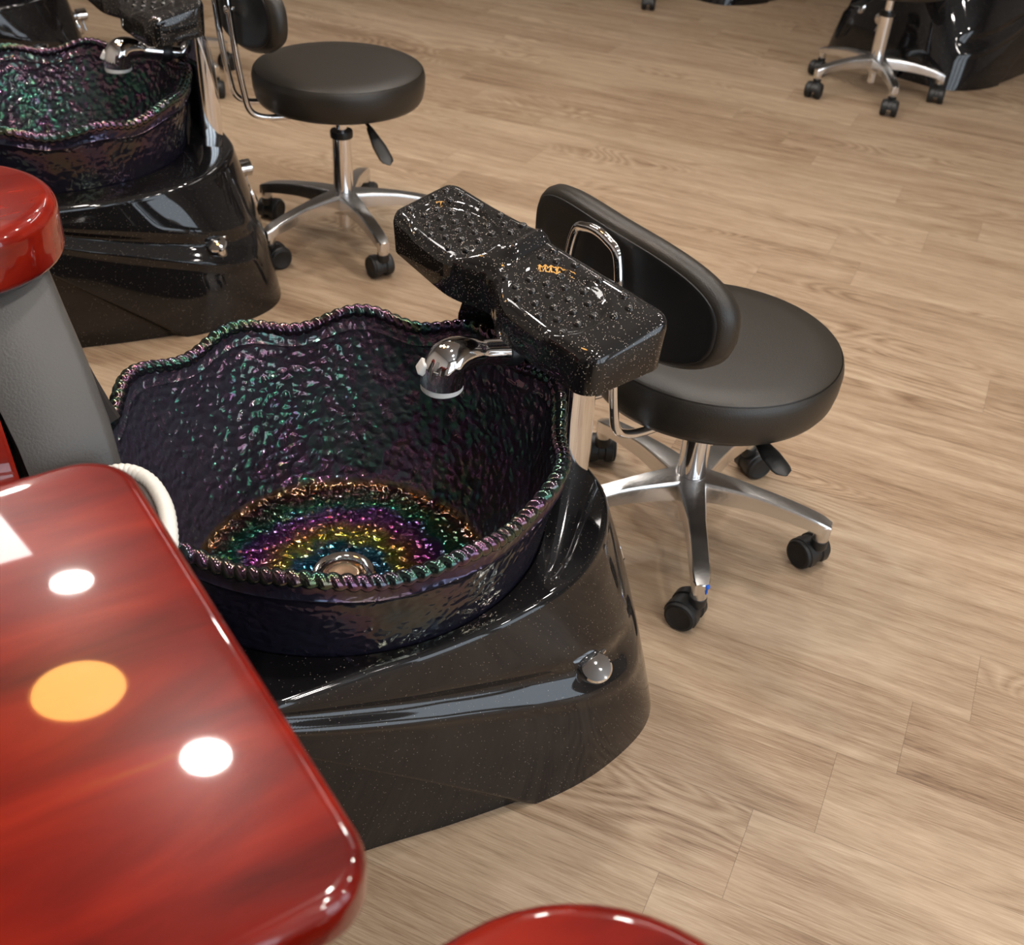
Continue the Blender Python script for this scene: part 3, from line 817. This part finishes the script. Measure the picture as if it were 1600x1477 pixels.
    pts = [P(.09, hwr, zs - .086), P(.16, hwr, zs - .088), P(.215, hwr, zs - .083), P(.245, hwr, zs - .064), P(.256, hwr, zs - .02), P(xo - .006, hwr, zs + .06), P(xo, hwr, zs + .15), P(xo + .002, hwr, zs + .18),
           P(xo + .002, hwr * .80, zarch - .012), P(xo + .002, hwr * .42, zarch), P(xo + .002, 0, zarch + .004)]
    full = pts + [Vector(p) - s_ * 2 * Vector(p).dot(s_) for p in pts[-2::-1]]
    bm = bmesh.new(); tube(bm, spline(full, 7), .0075, 14); link('back_support', bm, M['chrome'], st, None, 60)
    for e in (-1, 1):
        bm = bmesh.new(); lathe(bm, [(.004, -.014), (.006, -.012), (.006, .006), (.0095, .007), (.008, .011), (.002, .012)], 14, axis_mat(P(xo, e * hwr, zs + .165), o))
        link('support_bolt', bm, M['chrome'], bk)
    return st
BACK = A + pi
make_stool('black round stool nearest the camera, blue paint spot on its chrome base', (.319, 1.604, 0), -1.567, .414, BACK, (.104, -.215, .300), [radians(150), radians(127), radians(25), radians(95), radians(36)], blue=True)
make_stool('raised black round stool at the second foot spa, column collar in view', (-.488, 2.75, 0), -1.014, .459, BACK + radians(-6), (.150, -.215, .300), [radians(127), radians(20), radians(85), radians(70), radians(36)])
make_stool('black stool at the far right foot spa, seat cut by the top picture edge', (1.267, 4.342, 0), -1.495, .455, A, (-.185, -.20, .352), [radians(250), radians(250), radians(100), radians(230), radians(240)])
make_stool('stool glimpsed behind the second spa, chrome leg and wheels between the back rods', (-1.32, 3.93, 0), radians(-28), .45, BACK, (.15, -.2, .31), [radians(280), radians(60), radians(200), radians(330), radians(100)])
make_stool('stool cut off by the top picture edge, only two wheels in view', (.405, 5.60, 0), radians(-72), .45, A, (-.15, -.2, .31), [radians(260), radians(60), radians(200), radians(250), radians(100)])

# ------------------------------------------------------------------ pedicure chairs
def arm_top(bm, nose, rad, back, z0, z1, rt=.018):
    """rounded-nose arm: nose centre (x,y), running back along -x"""
    ol = []
    for k in range(25):
        a = -pi / 2 + pi * k / 24; ol.append(Vector((nose[0] + rad * cos(a), nose[1] + rad * sin(a))))
    ol += rounded_outline([(back, nose[1] + rad), (back, nose[1] - rad)] + [(nose[0], nose[1] - rad), (nose[0], nose[1] + rad)], .02, 4)[:10]
    slab(bm, ol, z0, z1, rt, .012, 6)
def make_chair():
    ch = thing('pedicure_chair', 'taupe leather pedicure chair with wide red lacquered tray in the left foreground', 'chair', C0, A)
    # seat with cream piping
    sc = -.185     # seat centre y
    front = [(-.80, -.055), (-.42, -.052), (-.325, -.046), (-.289, -.050), (-.272, -.080), (-.271, -.125), (-.281, -.172), (-.300, -.22), (-.34, -.28), (-.42, -.32), (-.80, -.33)]
    ol = [Vector((p.x, p.y)) for p in spline([(a, b, 0) for a, b in front], 6)]
    bm = bmesh.new(); slab(bm, ol, .325, .528, .02, .01, 5); seat = link('seat', bm, M['taupe_dark'], ch)
    bm = bmesh.new(); pts = spline([(a, b, .524) for a, b in front], 14)
    rads = [.0085 + .0012 * abs(sin(i * 1.05)) for i in range(len(pts))]
    tube(bm, pts, rads, 12); link('piping', bm, M['cream'], seat)['label'] = 'puckered cream piping'
    # left arm (far one): red rounded top on a leather post with a red wooden side
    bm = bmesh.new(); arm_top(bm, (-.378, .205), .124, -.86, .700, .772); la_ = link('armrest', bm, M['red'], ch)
    bm = bmesh.new()
    sec = []
    for z, tin, sf, sb in ((.712, .155, -.289, -.40), (.66, .112, -.285, -.397), (.60, .066, -.279, -.392), (.54, .026, -.276, -.383), (.50, .004, -.277, -.38), (.42, -.002, -.274, -.375), (.326, -.002, -.270, -.37)):
        sec.append([Vector((sb, tin + .004, z)), Vector((sb + .02, tin, z)), Vector((sf - .014, tin, z)), Vector((sf - .004, tin + .004, z)), Vector((sf, tin + .014, z)), Vector((sf, tin + .05, z)), Vector((sf - .01, tin + .085, z)), Vector((sb, tin + .085, z))])
    loft(bm, sec); link('arm_post', bm, M['taupe'], la_, None, 50)
    bm = bmesh.new()
    sec = []
    for z, tin in ((.705, .150), (.66, .106), (.60, .058), (.54, .016), (.50, -.006), (.42, -.012), (.328, -.012)):
        sec.append([Vector((-.80, tin, z)), Vector((-.398, tin, z)), Vector((-.392, tin + .006, z)), Vector((-.392, tin + .05, z)), Vector((-.80, tin + .05, z))])
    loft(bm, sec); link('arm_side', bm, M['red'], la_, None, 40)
    bm = bmesh.new(); sec = []
    for z, sf in ((.70, -.33), (.58, -.285), (.49, -.245), (.41, -.222), (.34, -.20), (.325, -.197)):
        sec.append([Vector((-.80, .225, z)), Vector((sf - .01, .225, z)), Vector((sf, .235, z)), Vector((sf, .262, z)), Vector((sf - .012, .275, z)), Vector((-.80, .275, z))])
    loft(bm, sec); link('outer_panel', bm, M['taupe_dark'], la_, None, 40)
    bm = bmesh.new()
    fl = [(-.40, .655), (-.300, .655), (-.284, .615), (-.277, .597), (-.264, .546), (-.252, .504), (-.244, .482), (-.262, .476), (-.40, .476)]
    loft(bm, [[Vector((a, y_, b)) for a, b in (fl if k in (1, 2) else [(a - .004, b) for a, b in fl])] for k, y_ in enumerate((.122, .126, .140, .144))])
    link('front_flap', bm, M['taupe_dark'], la_, None, 40)
    # right arm: wide red tray on a leather panel
    bm = bmesh.new()
    ol = rounded_outline([(-.357, -.365), (-.357, -.816), (-.86, -.816), (-.86, -.365)], [.045, .038, .045, .045], 8)
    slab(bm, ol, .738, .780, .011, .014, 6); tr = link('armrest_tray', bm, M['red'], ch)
    bm = bmesh.new(); slab(bm, rounded_outline([(-.47, -.33), (-.47, -.52), (-.80, -.52), (-.80, -.33)], .03), .0, .742, .004, .02, 4); link('tray_pedestal', bm, M['taupe_dark'], tr)
    # seat back
    bm = bmesh.new(); sec = []
    for z, x0 in ((.33, -.80), (.5, -.80), (.8, -.86), (1.05, -.93), (1.2, -.97)):
        hw_ = .24 if z < 1 else (.22 if z < 1.1 else .16)
        sec.append([Vector((x0 + .05 * cos(k * pi / 6) if False else x0 + (.06 if 0 < k < 5 else .02), sc - hw_ + 2 * hw_ * k / 5, z)) for k in range(6)] + [Vector((x0 - .09, sc + hw_ * .9, z)), Vector((x0 - .09, sc - hw_ * .9, z))])
    loft(bm, sec); link('seat_back', bm, M['taupe'], ch, None, 50)
    return ch
make_chair()
# the neighbouring chair: only the nose of its arm with the cup well shows
C_N = C0 - DD
ch0 = thing('pedicure_chair', 'pedicure chair at the bottom edge, only a rounded red arm with cup well in view', 'chair', C_N, A)
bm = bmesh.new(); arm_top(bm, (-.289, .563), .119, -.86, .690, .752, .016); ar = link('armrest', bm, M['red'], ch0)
bm = bmesh.new(); lathe(bm, [(.070, 0.7525), (.074, 0.7565), (.079, 0.7565), (.083, 0.7525), (.083, 0.7515)], 48, Matrix.Translation((-.305, .563, 0)), False, False)
lathe(bm, [(.070, 0.7528), (.066, 0.7527), (.02, 0.7526), (.002, 0.7526)], 48, Matrix.Translation((-.305, .563, 0)), False, True); link('cup_well', bm, M['chrome'], ar)['label'] = 'steel cup well'
bm = bmesh.new(); slab(bm, rounded_outline([(-.30, .49), (-.30, .64), (-.84, .64), (-.84, .49)], .03), 0, .694, .004, .02, 4); link('arm_panel', bm, M['taupe'], ar)
